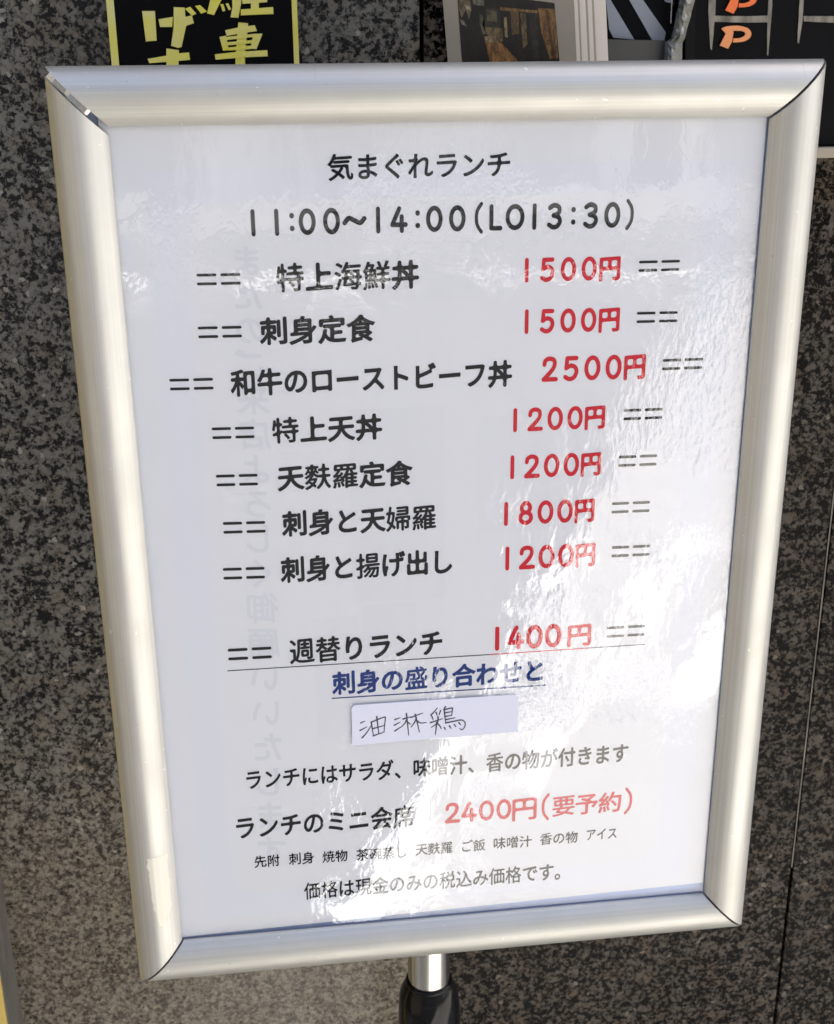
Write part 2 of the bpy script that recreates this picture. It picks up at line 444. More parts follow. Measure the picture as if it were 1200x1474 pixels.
kb = box('kerb', -14, 14, -9.2, -9.0, -0.098, 0.12, m_fpave, None, 0.01); tag(kb, 'far kerb of the street', kind='structure')
far = box('far_pavement', -14, 14, -11.4, -9.2, -0.098, 0.11, m_fpave); tag(far, 'pavement across the street', kind='structure')
for a_, b_ in (((0.06, -1.16), (0.78, -2.62)), ((0.36, -1.40), (1.10, -2.66)), ((0.72, -1.62), (1.75, -3.3)), ((-0.02, -1.085), (0.20, -1.16))):       # white stripes added on the paving to glare in the clear cover
    d_ = Vector((b_[0]-a_[0], b_[1]-a_[1])).normalized(); n_ = Vector((-d_.y, d_.x))*.034
    q_ = [(a_[0]+n_.x, a_[1]+n_.y, .004), (a_[0]-n_.x, a_[1]-n_.y, .004), (b_[0]-n_.x, b_[1]-n_.y, .004), (b_[0]+n_.x, b_[1]+n_.y, .004)]
    tag(mesh('glare_stripe', q_, [[0, 1, 2, 3]], m_glare), 'added white stripe on the paving, reflected as glare in the cover', kind='structure')
ln = mesh('road_marking', [(-14, -7.3, 0), (14, -7.3, 0), (14, -7.15, 0), (-14, -7.15, 0)], [[0, 1, 2, 3]], m_line); tag(ln, 'white line along the road', kind='structure')
m_glass = M('dark_window_glass', (0.03, 0.04, 0.05), 0.06, spec=0.8)
m_frame = M('grey_window_frame', (0.25, 0.25, 0.25), 0.5)
def house(x0, x1, h, colr, label, y=-11.4, floors=3, wins=4):
    e = empty('building', ((x0+x1)/2, y, 0)); tag(e, label, 'building')
    m = M('wall_paint_%d' % int(x0+50), colr, 0.85); k = N(m)
    k.l(k.mix(k.ramp(k.noise(k.coord(), 0.9, 5, 0.6), [(0.3, 0.0), (0.7, 1.0)]), colr, tuple(c*0.85 for c in colr)), k.b.inputs['Base Color'])
    box('wall', x0, x1, y-8, y, -0.098, h, m, e)
    box('roof', x0-.15, x1+.15, y-8.15, y+.15, h, h+.25, m_kerb, e)
    fw = (x1-x0)/wins; fh = h/floors
    for f in range(floors):
        for i in range(wins):
            a = x0+fw*i+fw*.22; b = x0+fw*(i+1)-fw*.22; z0 = fh*f+fh*.3; z1 = fh*f+fh*.8
            if f == 0: z0 = .15; z1 = 2.3
            bm = bmesh.new()
            for q in ((a-.06, a, z0-.06, z1+.06), (b, b+.06, z0-.06, z1+.06)): box_bm(bm, q[0], q[1], y+.002, y+.07, q[2], q[3])
            for q in ((a, b, z0-.06, z0), (a, b, z1, z1+.06)): box_bm(bm, q[0], q[1], y+.002, y+.068, q[2], q[3])
            wf = bmobj('window', bm, m_frame, e)
            box('pane', a, b, y+.003, y+.03, z0, z1, m_glass, wf)
house(-13.5, -4.2, 9.0, (0.20, 0.18, 0.16), 'brown grey three storey building across the street', wins=5)
house(-4.0, 3.6, 8.0, (0.25, 0.26, 0.28), 'grey building straight across the street', wins=4)
house(3.9, 13.5, 10.0, (0.45, 0.42, 0.37), 'cream four storey building across the street on the right', floors=4, wins=5)

# ------------------------------------------------------------------ granite wall, slab by slab
WY = 0.145
wall = empty('granite_wall', (0, WY, 0)); tag(wall, 'speckled grey and brown polished granite wall behind the menu sign', 'wall')
jt = P(1190, 850, WY); jb = P(1110, 1474, WY); JX = (jt.x+jb.x)/2
m_core = M('dark_joint', (0.02, 0.018, 0.016), 0.9)
box('backing', -4.6, 4.9, WY+.03, WY+.5, -0.05, 2.47, m_core, wall)
gap = 0.0022
sw = JX-P(617, 1440, WY).x
zrow = [0.0, 0.42, 1.84, 2.45]
for r in range(3):
    for c in range(-14, 14):
        x0 = JX+c*sw; x1 = x0+sw
        if c == -2: x0 -= .16
        if c < -2: x0 -= .16; x1 -= .16
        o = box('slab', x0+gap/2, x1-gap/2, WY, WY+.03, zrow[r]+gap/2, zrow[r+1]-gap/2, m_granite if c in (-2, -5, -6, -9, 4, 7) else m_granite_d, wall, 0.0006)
blocker = empty('sky_blocker', (-1.8, -0.9, 0)); tag(blocker, 'added granite block, out of view, that keeps sky light off the left', 'blocker')  # unseen, added to block sky light and darken wall and rail
box('core', -2.08, -1.53, -1.87, WY-.03, -0.05, 2.43, m_core, blocker)
for r in range(3):
    for q in range(2):
        box('slab', -1.53, -1.50, -1.9+q*1.03, -1.9+q*1.03+1.028, zrow[r]+gap/2, zrow[r+1]-gap/2, m_granite, blocker, .0006)
    box('slab', -2.08, -1.532, -1.9, -1.87, zrow[r]+gap/2, zrow[r+1]-gap/2, m_granite, blocker, .0006)
# pale sealant bead left in the upper part of the joint
m_caulk = M('pale_sealant', (0.55, 0.50, 0.42), 0.7)
pts = []
a = P(1192, 830, WY); b = P(1141, 1247, WY)
bm = bmesh.new(); prev = None
for i in range(41):
    z = 1.35+(b.z-1.35)*i/40; wv = 0.0006*(0.6+0.5*pnoise(Vector((i*.7, 2, 3)))); xx = JX-0.0006+0.0002*pnoise(Vector((i*.4, 9, 3)))
    cur = [bm.verts.new((xx-wv, WY-.0004, z)), bm.verts.new((xx-wv*.3, WY-.0011, z)), bm.verts.new((xx+wv*.3, WY-.0008, z)), bm.verts.new((xx+wv*.6, WY+.001, z))]
    if prev:
        for j in range(3): bm.faces.new([prev[j], prev[j+1], cur[j+1], cur[j]])
    prev = cur
bmobj('sealant', bm, m_caulk, wall, True)

# ------------------------------------------------------------------ the menu stand
CZ = 1.05
W2, H2, BW = 0.1400, 0.2012, 0.0234
st = empty('menu_stand', (0, 0, 0)); tag(st, 'lunch menu in a silver aluminium snap frame on a chrome and black pole', 'menu stand')
box('backing_board', -W2-.012, W2+.012, 0.0012, 0.0032, CZ-H2-.012, CZ+H2+.012, m_backing, st)
# the sheet: stops a little short of the frame lip at the foot and on the right
px0, px1 = -W2-.004, W2-.0006
zt = CZ+H2+.004
bl = P(262, 1349); br = P(1013, 1270)
poster = mesh('poster', [(px0, 0, bl.z), (px1, 0, br.z), (px1, 0, zt), (px0, 0, zt), (px0, .0003, bl.z), (px1, .0003, br.z), (px1, .0003, zt), (px0, .0003, zt)],
              [[0, 1, 2, 3], [7, 6, 5, 4], [0, 4, 5, 1], [1, 5, 6, 2], [2, 6, 7, 3], [3, 7, 4, 0]], m_paper, st)

# profile of the rail: u from the outer edge inwards, h towards the viewer
prof = [(0, -.006), (0, -.001), (.0003, .0014), (.0012, .0036), (.0028, .0057), (.0050, .0075), (.0076, .0088), (.0104, .0094), (.0134, .0092), (.0162, .0083), (.0188, .0067), (.0210, .0049), (.0227, .0032), (.0234, .0022), (.0234, .0010)]
def rail(side, g0, g1):
    """side 0 top, 1 right, 2 bottom, 3 left; g0/g1 = gap at its two mitres"""
    V = []; F = []; n = len(prof); hw, hh = W2+BW, H2+BW
    for end in (0, 1):
        for (u, h) in prof:
            if side in (0, 2):
                s = 1 if side == 0 else -1
                x = (-(hw-u)+g0) if end == 0 else (hw-u-g1); V.append((x, -h, CZ+s*(hh-u)))
            else:
                s = 1 if side == 1 else -1
                z = (-(hh-u)+g0) if end == 0 else (hh-u-g1); V.append((s*(hw-u), -h, CZ+z))
    # subdivide lengthwise only by the two ends: straight extrusion
    for i in range(n-1): F.append([i, i+1, n+i+1, n+i])
    # thickness: an inner skin 1.1 mm below
    inner = []
    for i in range(n):
        a = prof[max(0, i-1)]; b = prof[min(n-1, i+1)]; du, dh = b[0]-a[0], b[1]-a[1]; L = math.hypot(du, dh)
        inner.append((prof[i][0]+dh/L*.0011, prof[i][1]-du/L*.0011))
    off = len(V)
    for end in (0, 1):
        for (u0, h0), (u, h) in zip(prof, inner):
            if side in (0, 2):
                s = 1 if side == 0 else -1
                x = (-(hw-u)+g0) if end == 0 else (hw-u-g1); V.append((x, -h, CZ+s*(hh-u)))
            else:
                s = 1 if side == 1 else -1
                z = (-(hh-u)+g0) if end == 0 else (hh-u-g1); V.append((s*(hw-u), -h, CZ+z))
    for i in range(n-1):
        F.append([off+i, off+n+i, off+n+i+1, off+i+1])
        F.append([i, off+i, off+i+1, i+1]); F.append([n+i, n+i+1, off+n+i+1, off+n+i])
    bm = bmesh.new(); vs = [bm.verts.new(q) for q in V]
    for f in F: bm.faces.new([vs[j] for j in f])
    o = bmobj('frame_rail', bm, m_alx if side in (0, 2) else m_alz, st, True)
    es = o.data
    for p in es.polygons: p.use_smooth = True
    # hard edges at the cut ends
    bm = bmesh.new(); bm.from_mesh(es)
    for e in bm.edges:
        if len(e.link_faces) == 2 and e.calc_face_angle(0) > 0.75: e.smooth = False
    bm.to_mesh(es); bm.free()
    return o
r_top = rail(0, 0.0006, 0.0009); r_right = rail(1, 0.0008, 0.0008); r_bot = rail(2, 0.0008, 0.0008); r_left = rail(3, 0.0008, 0.0034)
tag(r_top, 'top frame rail'); tag(r_right, 'right frame rail'); tag(r_bot, 'bottom frame rail'); tag(r_left, 'left frame rail with tape residue near its foot')
# corner brackets under the mitres
for sx in (-1, 1):
    for sz in (-1, 1):
        cx, cz = sx*(W2+BW/2), CZ+sz*(H2+BW/2)
        bm = bmesh.new()
        L = []
        for q, (t, h) in enumerate(((-.24, .0050), (-.2, .0060), (-.1, .0066), (.06, .0066), (.12, .0050), (.3, .0036), (.40, .001))):
            u = -t*BW
            c = Vector((cx-sx*u, -h, cz-sz*u)); d = Vector((sx, 0, -sz)).normalized()*.0024
            L.append((bm.verts.new(c-d), bm.verts.new(c+d)))
        for a, b in zip(L, L[1:]): bm.faces.new([a[0], a[1], b[1], b[0]])
        bmobj('corner_bracket', bm, m_chrome if (sx, sz) == (-1, 1) else m_darkgap, st)
# rough patch of old tape glue on the left rail
m_glue = M('tape_residue', (0.70, 0.68, 0.61), 0.6, metal=0.55)
def on_left(u, z):
    for (a, b) in zip(prof, prof[1:]):
        if a[0] <= u <= b[0] and b[0] > a[0]:
            t = (u-a[0])/(b[0]-a[0]); return Vector((-(W2+BW-u), -(a[1]+(b[1]-a[1])*t)-.00012, z))
    return Vector((-(W2+BW-u), -.009, z))
zA, zB = P(205, 1221).z, P(215, 1318).z
bm = bmesh.new(); prev = None
for i in range(41):
    t = i/40; z = zA+(zB-zA)*t
    ul = .0104+.0014*pnoise(Vector((t*13, 1, 0)))+.0018*math.sin(t*3.1)*0.5+(.003*max(0, t-.6)*2.5); ur = .0203+.0010*pnoise(Vector((t*11, 5, 0)))-(.004*max(0, t-.75)*4)
    cur = [bm.verts.new(on_left(ul+(ur-ul)*q/24, z)) for q in range(25)]
    if prev:
        for q in range(24): bm.faces.new([prev[q], prev[q+1], cur[q+1], cur[q]])
    prev = cur
bmobj('tape_residue', bm, m_glue, r_left, True)

# pole and collar
def lathe(name, prof2, cx, cy, mat, parent, n=40, smooth=True):
    bm = bmesh.new(); rings = []
    for r, z in prof2:
        rings.append([bm.verts.new((cx+r*math.cos(2*math.pi*i/n), cy+r*math.sin(2*math.pi*i/n), z)) for i in range(n)])
    for a, b in zip(rings, rings[1:]):
        for i in range(n): bm.faces.new([a[i], a[(i+1) % n], b[(i+1) % n], b[i]])
    bm.faces.new(rings[0]); bm.faces.new(rings[-1])
    o = bmobj(name, bm, mat, parent, smooth)
    bm = bmesh.new(); bm.from_mesh(o.data)
    for e in bm.edges:
        if len(e.link_faces) == 2 and e.calc_face_angle(0) > 0.9: e.smooth = False
    bm.to_mesh(o.data); bm.free()
    return o
PY = 0.022
pc = P(617, 1390, PY); pr = (P(647, 1390, PY).x-P(587, 1390, PY).x)/2
ztop = CZ-H2+.02
col_top = P(617, 1428, PY-pr).z
lathe('pole', [(pr, col_top-.03), (pr, ztop)], pc.x, PY, m_chrome, st)
cr = (P(661, 1460, PY).x-P(573, 1460, PY).x)/2
lathe('collar', [(pr*.98, col_top-.003), (pr*1.03, col_top), (pr*1.10, col_top-.0004), (pr*1.13, col_top-.0016), (pr*1.11, col_top-.0022), (pr*1.17, col_top-.0034), (cr*.93, col_top-.009), (cr*.985, col_top-.017), (cr, col_top-.026), (cr, col_top-.07), (cr*.93, col_top-.078), (pr*1.1, col_top-.08)], pc.x, PY, m_blackplastic, st)
lathe('lower_pole', [(pr*1.05, 0.02), (pr*1.05, col_top-.079)], pc.x, PY, m_chrome, st)
lathe('base', [(0.114, 0.002), (0.116, 0.008), (0.11, 0.018), (0.03, 0.026), (0.02, 0.045), (pr*1.06, 0.048)], pc.x, PY, m_blackplastic, st, 64)
box('pole_bracket', pc.x-.03, pc.x+.03, 0.0034, 0.010, CZ-H2-.02, CZ-H2+.08, m_darkgap, st)

# ------------------------------------------------------------------ printing on the sheet
TY = -0.00012
DENSE = set('鮮麩羅婦替揚盛海特週噌焼碗蒸飯価格税香要席現')
def run(text, x0, y0, x1, y1, h, mat=None, off=0.016, rad=0.075, pen=0.07, centres=None, hk=1.0, name='lettering'):
    """one printed run; (x0,y0)-(x1,y1) ink ends along its middle, h = letter height, in photo pixels"""
    s = Sheet(TY); a, b = P(x0, y0), P(x1, y1); cz = (a.z+b.z)/2; slope = (b.z-a.z)*.35/(b.x-a.x)
    mz = pxm((x0+x1)/2, (y0+y1)/2)[1]; n = len(text)
    em = (b.x-a.x)/(n-0.08) if not centres else 0
    for i, ch in enumerate(text):
        if ch == ' ' or ch == '　': continue
        if centres: cx = P(centres[i], y0+(y1-y0)*(centres[i]-x0)/(x1-x0)).x; e = h*mz
        else: cx = a.x-0.04*em+em*(i+.5); e = em
        z = cz+slope*(cx-(a.x+b.x)/2)
        if ch in PEN:
            hh = h*mz
            s.put(glyph(ch, 0, 0, pen), cx, z, hh*(0.86 if ch not in '~' else .95), hh)
        else: kk = 1.14 if (ch == '円' and mat is m_red) else 1.0; s.put(glyph(ch, off*(.6 if ch in DENSE else 1.0), rad, 0), cx, z, e*kk, h*mz*hk*kk)
    return s.build(name, mat or m_ink, poster)
def dashes(x0, x1, y0, y1=None, mat=None, th=2.0, sep=6.3):
    s = Sheet(TY); y1 = y0 if y1 is None else y1; a, b = P(x0, y0), P(x1, y1); W = b.x-a.x
    mz = pxm(x0, y0)[1]; cz = (a.z+b.z)/2; r = th*mz; d = sep*mz; sl = (b.z-a.z)*.6
    for (f0, f1) in ((0, .455), (.545, 1)):
        for k2 in (-1, 1):
            s.line(a.x+W*f0+r, cz+k2*d+sl*(f0-.5), a.x+W*f1-r, cz+k2*d+sl*(f1-.5), r)
    return s.build('dash_marks', m_ink, poster)

run('気まぐれランチ', 472, 241, 735, 236, 40, pen=.06, off=.02)
tl = '11:00~14:00(LO13:30)'
run(tl, 358, 320, 912, 310, 36, centres=[364, 398, 420, 442, 477, 510, 544, 574, 601, 625, 658, 689, 713, 741, 769, 798, 825, 850, 881, 906], pen=.096)
rows = [
 ('特上海鮮丼', 398, 399, 602, 396, 41, (283, 346, 402), '1500円', 750, 389, 891, 386, 33, (919, 978, 383.5, 382)),
 ('刺身定食', 375, 476, 538, 473, 39, (285, 348, 478), '1500円', 750, 463, 890, 460, 33, (916, 975, 457, 456)),
 ('和牛のローストビーフ丼', 333, 550, 736, 539, 38, (244, 307, 553), '2500円', 783, 531, 927, 528, 34, (953, 1011, 525, 523)),
 ('特上天丼', 392, 619, 549, 615, 37, (305, 366, 623), '1200円', 734, 605, 869, 600, 32, (897, 953, 597, 595)),
 ('天麩羅定食', 400, 687, 592, 682, 36, (311, 371, 691), '1200円', 730, 673, 863, 667, 32, (890, 945, 664, 662)),
 ('刺身と天婦羅', 407, 753, 627, 745, 36, (321, 382, 759), '1800円', 721, 740, 854, 734, 32, (880, 935, 731, 729)),
 ('刺身と揚げ出し', 405, 820, 652, 808, 36, (321, 381, 825), '1200円', 723, 804, 855, 798, 32, (880, 935, 794, 792)),
]
for (t, x0, y0, x1, y1, h, dl, pr_, a0, b0, a1, b1, ph, dr) in rows:
    run(t, x0, y0, x1, y1, h*1.05, off=.031)
    dashes(dl[0], dl[1], dl[2]+.5, dl[2]-.5)
    run(pr_, a0-6, b0, a1, b1, ph, mat=m_red, pen=.095, off=.034)
    dashes(*dr, th=1.9, sep=6.0)
dashes(328, 391, 942, 939, th=2.1)
run('週替りランチ', 417, 937, 637, 925, 38, off=.031)
run('1400', 703, 919, 808, 915, 32, mat=m_red, pen=.102)
run('円', 818, 914, 849, 913, 30, mat=m_red, off=.028)
dashes(873, 928, 910, 907, th=1.8, sep=6.0)
s = Sheet(TY); p = [P(x, y) for x, y in ((328, 965.5), (705, 942), (848, 932.5), (927, 927.5))]
s.line(p[0].x, p[0].z, p[1].x, p[1].z, .00022); s.line(p[2].x, p[2].z, p[3].x, p[3].z, .00022); s.build('underline', m_ink, poster)
s = Sheet(TY-.00001); s.line(p[1].x, p[1].z, p[2].x, p[2].z, .00024); s.build('underline', m_red, poster)
run('刺身の盛り合わせと', 479, 982, 784, 966, 34, mat=m_blue, off=.032)
s = Sheet(TY); a, b = P(478, 1005), P(785, 986); s.line(a.x, a.z, b.x, b.z, .0003); s.build('underline', m_blue, poster)
run('ランチにはサラダ、味噌汁、香の物が付きます', 352, 1121, 904, 1085, 29, off=.022)
run('ランチのミニ会席', 337, 1190, 596, 1176, 34, off=.024)
run('2400', 640, 1170, 735, 1164.5, 28, mat=m_red, pen=.085, centres=[651, 675, 700, 725])
run('円(要予約)', 742, 1163.5, 910, 1153, 31, mat=m_red, pen=.075, centres=[754.5, 785, 811, 844, 878, 904], off=.018)
for t, x0, x1, yc in (('先附', 366, 402, 1239), ('刺身', 416, 452, 1235), ('焼物', 464, 500, 1232), ('茶碗蒸し', 513, 586, 1228), ('天麩羅', 598, 651, 1221),
                      ('ご飯', 663, 698, 1217), ('味噌汁', 710, 765, 1212), ('香の物', 777, 831, 1206), ('アイス', 843, 888, 1200)):
    run(t, x0, yc+.8, x1, yc-.8, 18, off=.016)
run('価格は現金のみの税込み価格です。', 438, 1280, 820, 1255, 26, off=.018)
# speck of dirt on the sheet
# faint reversed print showing through from the back of the sheet
s = Sheet(-0.00004)
gt = 'またのご来店よろしく御願いいたします'
for i, ch in enumerate(gt):
    f = i/(len(gt)-1); q = P(356+36*f, 375+850*f); mz = pxm(370, 375+850*f)
    s.put(glyph(ch, 0.022, 0.05, 0), q.x, q.z, 47*mz[0], 46*mz[1], True)
s.build('print_through', m_ghost, poster)
def rring(x0, x1, z0, z1, r0, X0, X1, Z0, Z1, r1, n=8):
    def rr(x0, x1, z0, z1, r):
        o = []
        for (cx, cz, a0) in ((x1-r, z1-r, 0), (x0+r, z1-r, 90), (x0+r, z0+r, 180), (x1-r, z0+r, 270)):
            for i in range(n+1): a = math.radians(a0+90*i/n); o.append((cx+r*math.cos(a), -0.00003, cz+r*math.sin(a)))
        return o
    A = rr(x0, x1, z0, z1, r0); B = rr(X0, X1, Z0, Z1, r1); m = len(A)
    return A+B, [[i, (i+1) % m, m+(i+1) % m, m+i] for i in range(m)]
q0, q1 = P(208, 245), P(262, 292)
V, F = rring(q1.x, W2-.027, CZ-H2+.024, q1.z, .014, q0.x, W2-.012, CZ-H2+.010, q0.z, .003)
mesh('print_through', V, F, m_ghostb, poster)
# faint rectangles of a picture on the back
s = Sheet(-0.00002)
for (xa, ya, xb, yb) in ((500, 590, 640, 860), (690, 600, 830, 760), (560, 350, 700, 430), (450, 890, 520, 1060), (520, 870, 600, 990)):
    c0, c1 = P(xa, ya), P(xb, yb); b_ = len(s.V)
    s.V += [(c0.x, s.Y, c0.z), (c1.x, s.Y, c0.z), (c1.x, s.Y, c1.z), (c0.x, s.Y, c1.z)]; s.F += [[b_, b_+1, b_+2, b_+3]]
m_g2 = M('print_showing_through_faint', (0.755, 0.768, 0.825), 0.7, spec=0.2)
s.build('print_through', m_g2, poster)

# clear cover
ov = 0.008
mesh('clear_cover', [(-W2-ov, -.0009, CZ-H2-ov), (W2+ov, -.0009, CZ-H2-ov), (W2+ov, -.0009, CZ+H2+ov), (-W2-ov, -.0009, CZ+H2+ov)], [[0, 1, 2, 3]], m_film, st)

# small label stuck on the cover, with handwriting
LY = -0.00115
lp = [P(x, y, LY) for x, y in ((507, 1073), (745, 1053), (745, 1003), (742, 999.5), (510, 1015), (506, 1019))]
strip = prism('paper_label', lp, 0.0002, m_strip, st); tag(strip, 'pale lavender label stuck on the cover, handwritten dish name')
HW = [[(168, 216), (192, 205)], [(163, 263), (205, 240)], [(176, 308), (205, 275), (232, 232)],
 [(232, 210), (238, 250), (246, 296)], [(232, 212), (270, 196), (312, 180), (319, 186), (315, 225), (311, 272)], [(240, 252), (312, 232)], [(244, 296), (312, 272)], [(266, 178), (272, 230), (279, 284)],
 [(378, 196), (410, 184)], [(374, 230), (410, 212)], [(378, 266), (402, 250), (428, 234)],
 [(428, 192), (476, 178)], [(449, 158), (456, 220), (463, 292)], [(452, 194), (440, 216), (424, 236)], [(458, 212), (474, 224)],
 [(478, 182), (550, 155)], [(503, 163), (516, 215), (529, 272)], [(511, 186), (498, 215), (478, 242)], [(514, 202), (536, 216), (572, 214)],
 [(600, 168), (618, 150), (640, 124)], [(606, 176), (614, 196)], [(632, 152), (638, 170)], [(660, 140), (650, 166)],
 [(598, 214), (635, 202), (672, 190)], [(644, 178), (640, 215), (602, 244)], [(636, 212), (632, 250), (628, 288)], [(644, 222), (656, 236), (664, 252)],
 [(690, 116), (678, 134)], [(682, 134), (686, 175), (692, 216)], [(684, 134), (728, 124), (733, 130), (728, 170)], [(688, 154), (728, 146)], [(690, 176), (728, 168)], [(690, 196), (748, 184)],
 [(691, 216), (740, 206), (790, 198), (810, 214), (808, 240), (792, 258), (778, 250)], [(682, 244), (690, 258)], [(714, 234), (724, 250)], [(744, 226), (754, 240)], [(772, 214), (784, 228)]]
s = Sheet(LY-.00004)
for i, stq in enumerate(HW):
    pts = [P(480+x/4.286, 990+y/4.286, LY) for x, y in stq]; p2 = [(q.x, q.z) for q in pts]
    if len(p2) > 2: p2 = spline(p2, 5)
    V, F = ribbon(p2, .00036, False, lambda t: 1.15-.5*t); b_ = len(s.V)
    s.V += [(v.x, s.Y-i*2e-6, v.y) for v in V]; s.F += [[j+b_ for j in f] for f in F]
s.build('handwriting', m_pen, strip)
col.objects.unlink(_tob); bpy.data.objects.remove(_tob)

# ------------------------------------------------------------------ black board with yellow lettering (upper left)
m_black = M('matt_black_board', (0.003, 0.003, 0.004), 0.5, spec=0.08)
m_yel = M('yellow_card', (0.62, 0.58, 0.10), 0.6); k = N(m_yel)
k.l(k.mix(k.ramp(k.noise(k.coord(), 55, 4, 0.6), [(0.35, 0.0), (0.68, 1.0)]), (0.80, 0.73, 0.08), (0.78, 0.72, 0.32)), k.b.inputs['Base Color'])
BY = 0.125
def q1(x, y, Y=BY): return P(140+x/4, y/4, Y)
tl_, tr_ = P(165-4, -160, BY), P(425+3, -160, BY); x0b = P(157, 50, BY).x; x1b = P(429, 50, BY).x
zb = CZ+.12; ztp = P(300, -260, BY).z
pk = empty('parking_notice', ((x0b+x1b)/2, BY, zb)); tag(pk, 'black notice board with a yellow edge and chunky yellow Japanese letters', 'notice board')
box('board', x0b, x1b, BY, BY+.012, zb, ztp, m_black, pk, 0.0006)
bwid = .0026
for (a, b, c, d) in ((x0b, x0b+.0036, zb, ztp), (x1b-bwid, x1b, zb, ztp), (x0b+.0037, x1b-bwid-.0001, zb, zb+bwid), (x0b+.0037, x1b-bwid-.0001, ztp-bwid, ztp)):
    box('yellow_edge', a, b, BY-.0006, BY-.0001, c, d, m_yel, pk)
LET = {
 'げ': [[(258, 65), (332, 65), (342, 235), (280, 240)], [(353, 112), (440, 98), (500, 100), (545, 90), (556, 135), (510, 150), (440, 156), (362, 157)], [(440, 43), (503, 45), (512, 150), (485, 272), (465, 277), (425, 265), (440, 160)],
       [(505, 52), (535, 40), (571, 80), (545, 92)], [(563, 36), (592, 31), (632, 68), (598, 80)]],
 '上': [[(398, 280), (470, 290), (466, 420), (398, 420)], [(290, 340), (396, 322), (470, 308), (528, 303), (534, 346), (465, 352), (300, 365)]],
 '駐': [[(655, -20), (725, -20), (685, 60), (672, 88), (632, 79)], [(708, 25), (726, 25), (737, 64), (722, 68)], [(738, 22), (754, 20), (771, 55), (757, 61)], [(772, -60), (830, -60), (828, 20), (812, 104), (767, 101), (778, 40)],
       [(640, -70), (820, -70), (820, -48), (640, -40)], [(650, -130), (690, -130), (690, -20), (655, -20)], [(640, -135), (815, -140), (815, -118), (640, -112)], [(640, -100), (800, -104), (800, -84), (640, -80)],
       [(883, -110), (928, -110), (930, 52), (884, 56)], [(832, -10), (975, -22), (978, 14), (836, 24)], [(825, 56), (1012, 42), (1014, 82), (826, 90)], [(835, -75), (1000, -88), (1002, -58), (838, -46)], [(880, -150), (920, -158), (945, -125), (910, -115)]],
 '車': [[(812, 130), (868, 135), (850, 300), (850, 420), (793, 420), (797, 300)], [(735, 176), (808, 160), (906, 146), (919, 180), (862, 188), (745, 208)], [(703, 214), (742, 206), (757, 290), (724, 293)], [(898, 196), (951, 195), (916, 284), (880, 282)],
       [(742, 214), (900, 196), (898, 214), (744, 232)], [(748, 244), (892, 232), (888, 250), (752, 262)], [(752, 274), (885, 264), (882, 284), (756, 292)], [(677, 314), (800, 300), (978, 290), (981, 325), (850, 331), (681, 345)]]}
for ch, polys in LET.items():
    e = None; bm = bmesh.new()
    for j, pl in enumerate(polys):
        vs = [q1(x, y) for x, y in pl]; d = .0007+.00006*j
        A = [bm.verts.new((v.x, BY-d, v.z)) for v in vs]; B = [bm.verts.new((v.x, BY-.0001, v.z)) for v in vs]; n = len(A)
        f = bm.faces.new(A)
        for i in range(n): bm.faces.new([A[i], B[i], B[(i+1) % n], A[(i+1) % n]])
    bmesh.ops.triangulate(bm, faces=[f for f in bm.faces if len(f.verts) > 4])
    bmobj('letter', bm, m_yel, pk)

# ------------------------------------------------------------------ leaflets
m_leaf = M('cream_leaflet_paper', (0.31, 0.27, 0.205), 0.6); m_edge = M('off_white_paper', (0.74, 0.67, 0.58), 0.7); m_edge2 = M('beige_paper', (0.40, 0.33, 0.26), 0.7)
LYF = 0.085
def leaf(name, pts, Y, mat, thick=.0005):
    return prism(name, [P(x, y, Y) for x, y in pts], thick, mat)
f0 = leaf('leaflet', [(632, -60), (823, -60), (833, 160), (648, 130)], LYF, m_leaf); tag(f0, 'front beige leaflet with a photo of a dark restaurant interior', 'leaflet')
# printed photograph, flat
def c2(x, y): return (620+x/4.286, y/4.286)
PIC = [((0.013, 0.008, 0.004), [(160, -60), (762, 20), (787, 362), (800, 460), (200, 440), (189, 345)], 1),
 ((0.20, 0.10, 0.03), [(660, 52), (766, 56), (786, 362), (735, 362), (680, 200)], 2),
 ((0.10, 0.045, 0.012), [(700, 60), (722, 62), (770, 362), (752, 362)], 3),
 ((0.26, 0.12, 0.035), [(335, 262), (430, 262), (525, 362), (545, 400), (365, 400), (368, 300)], 2),
 ((0.30, 0.20, 0.10), [(330, 225), (395, 225), (420, 262), (335, 262)], 3),
 ((0.17, 0.115, 0.05), [(330, 165), (440, 175), (445, 262), (405, 250), (345, 215)], 2),
 ((0.03, 0.026, 0.014), [(325, 42), (425, 60), (430, 172), (335, 160)], 4),
 ((0.10, 0.085, 0.04), [(340, 60), (405, 72), (408, 140), (345, 128)], 5),
 ((0.16, 0.14, 0.10), [(255, -10), (325, 5), (330, 40), (262, 30)], 2),
 ((0.14, 0.10, 0.05), [(170, -20), (240, -10), (250, 60), (235, 120), (215, 60), (190, 110), (172, 60)], 2),
 ((0.34, 0.28, 0.20), [(205, 30), (238, 40), (248, 68), (220, 56)], 3),
 ((0.22, 0.17, 0.11), [(178, 120), (205, 130), (222, 165), (190, 150)], 3),
 ((0.10, 0.09, 0.045), [(300, 80), (325, 110), (318, 150), (340, 210), (322, 215), (300, 150)], 3),
 ((0.30, 0.21, 0.10), [(450, 110), (468, 105), (474, 235), (456, 225)], 3),
 ((0.14, 0.075, 0.025), [(490, 60), (540, 66), (545, 210), (500, 215)], 2),
 ((0.17, 0.11, 0.045), [(550, 80), (585, 86), (595, 270), (570, 300), (560, 200)], 3),
 ((0.03, 0.022, 0.014), [(598, 60), (658, 62), (668, 362), (628, 362)], 3),
 ((0.24, 0.13, 0.04), [(425, 45), (655, 66), (655, 82), (430, 66)], 4)]
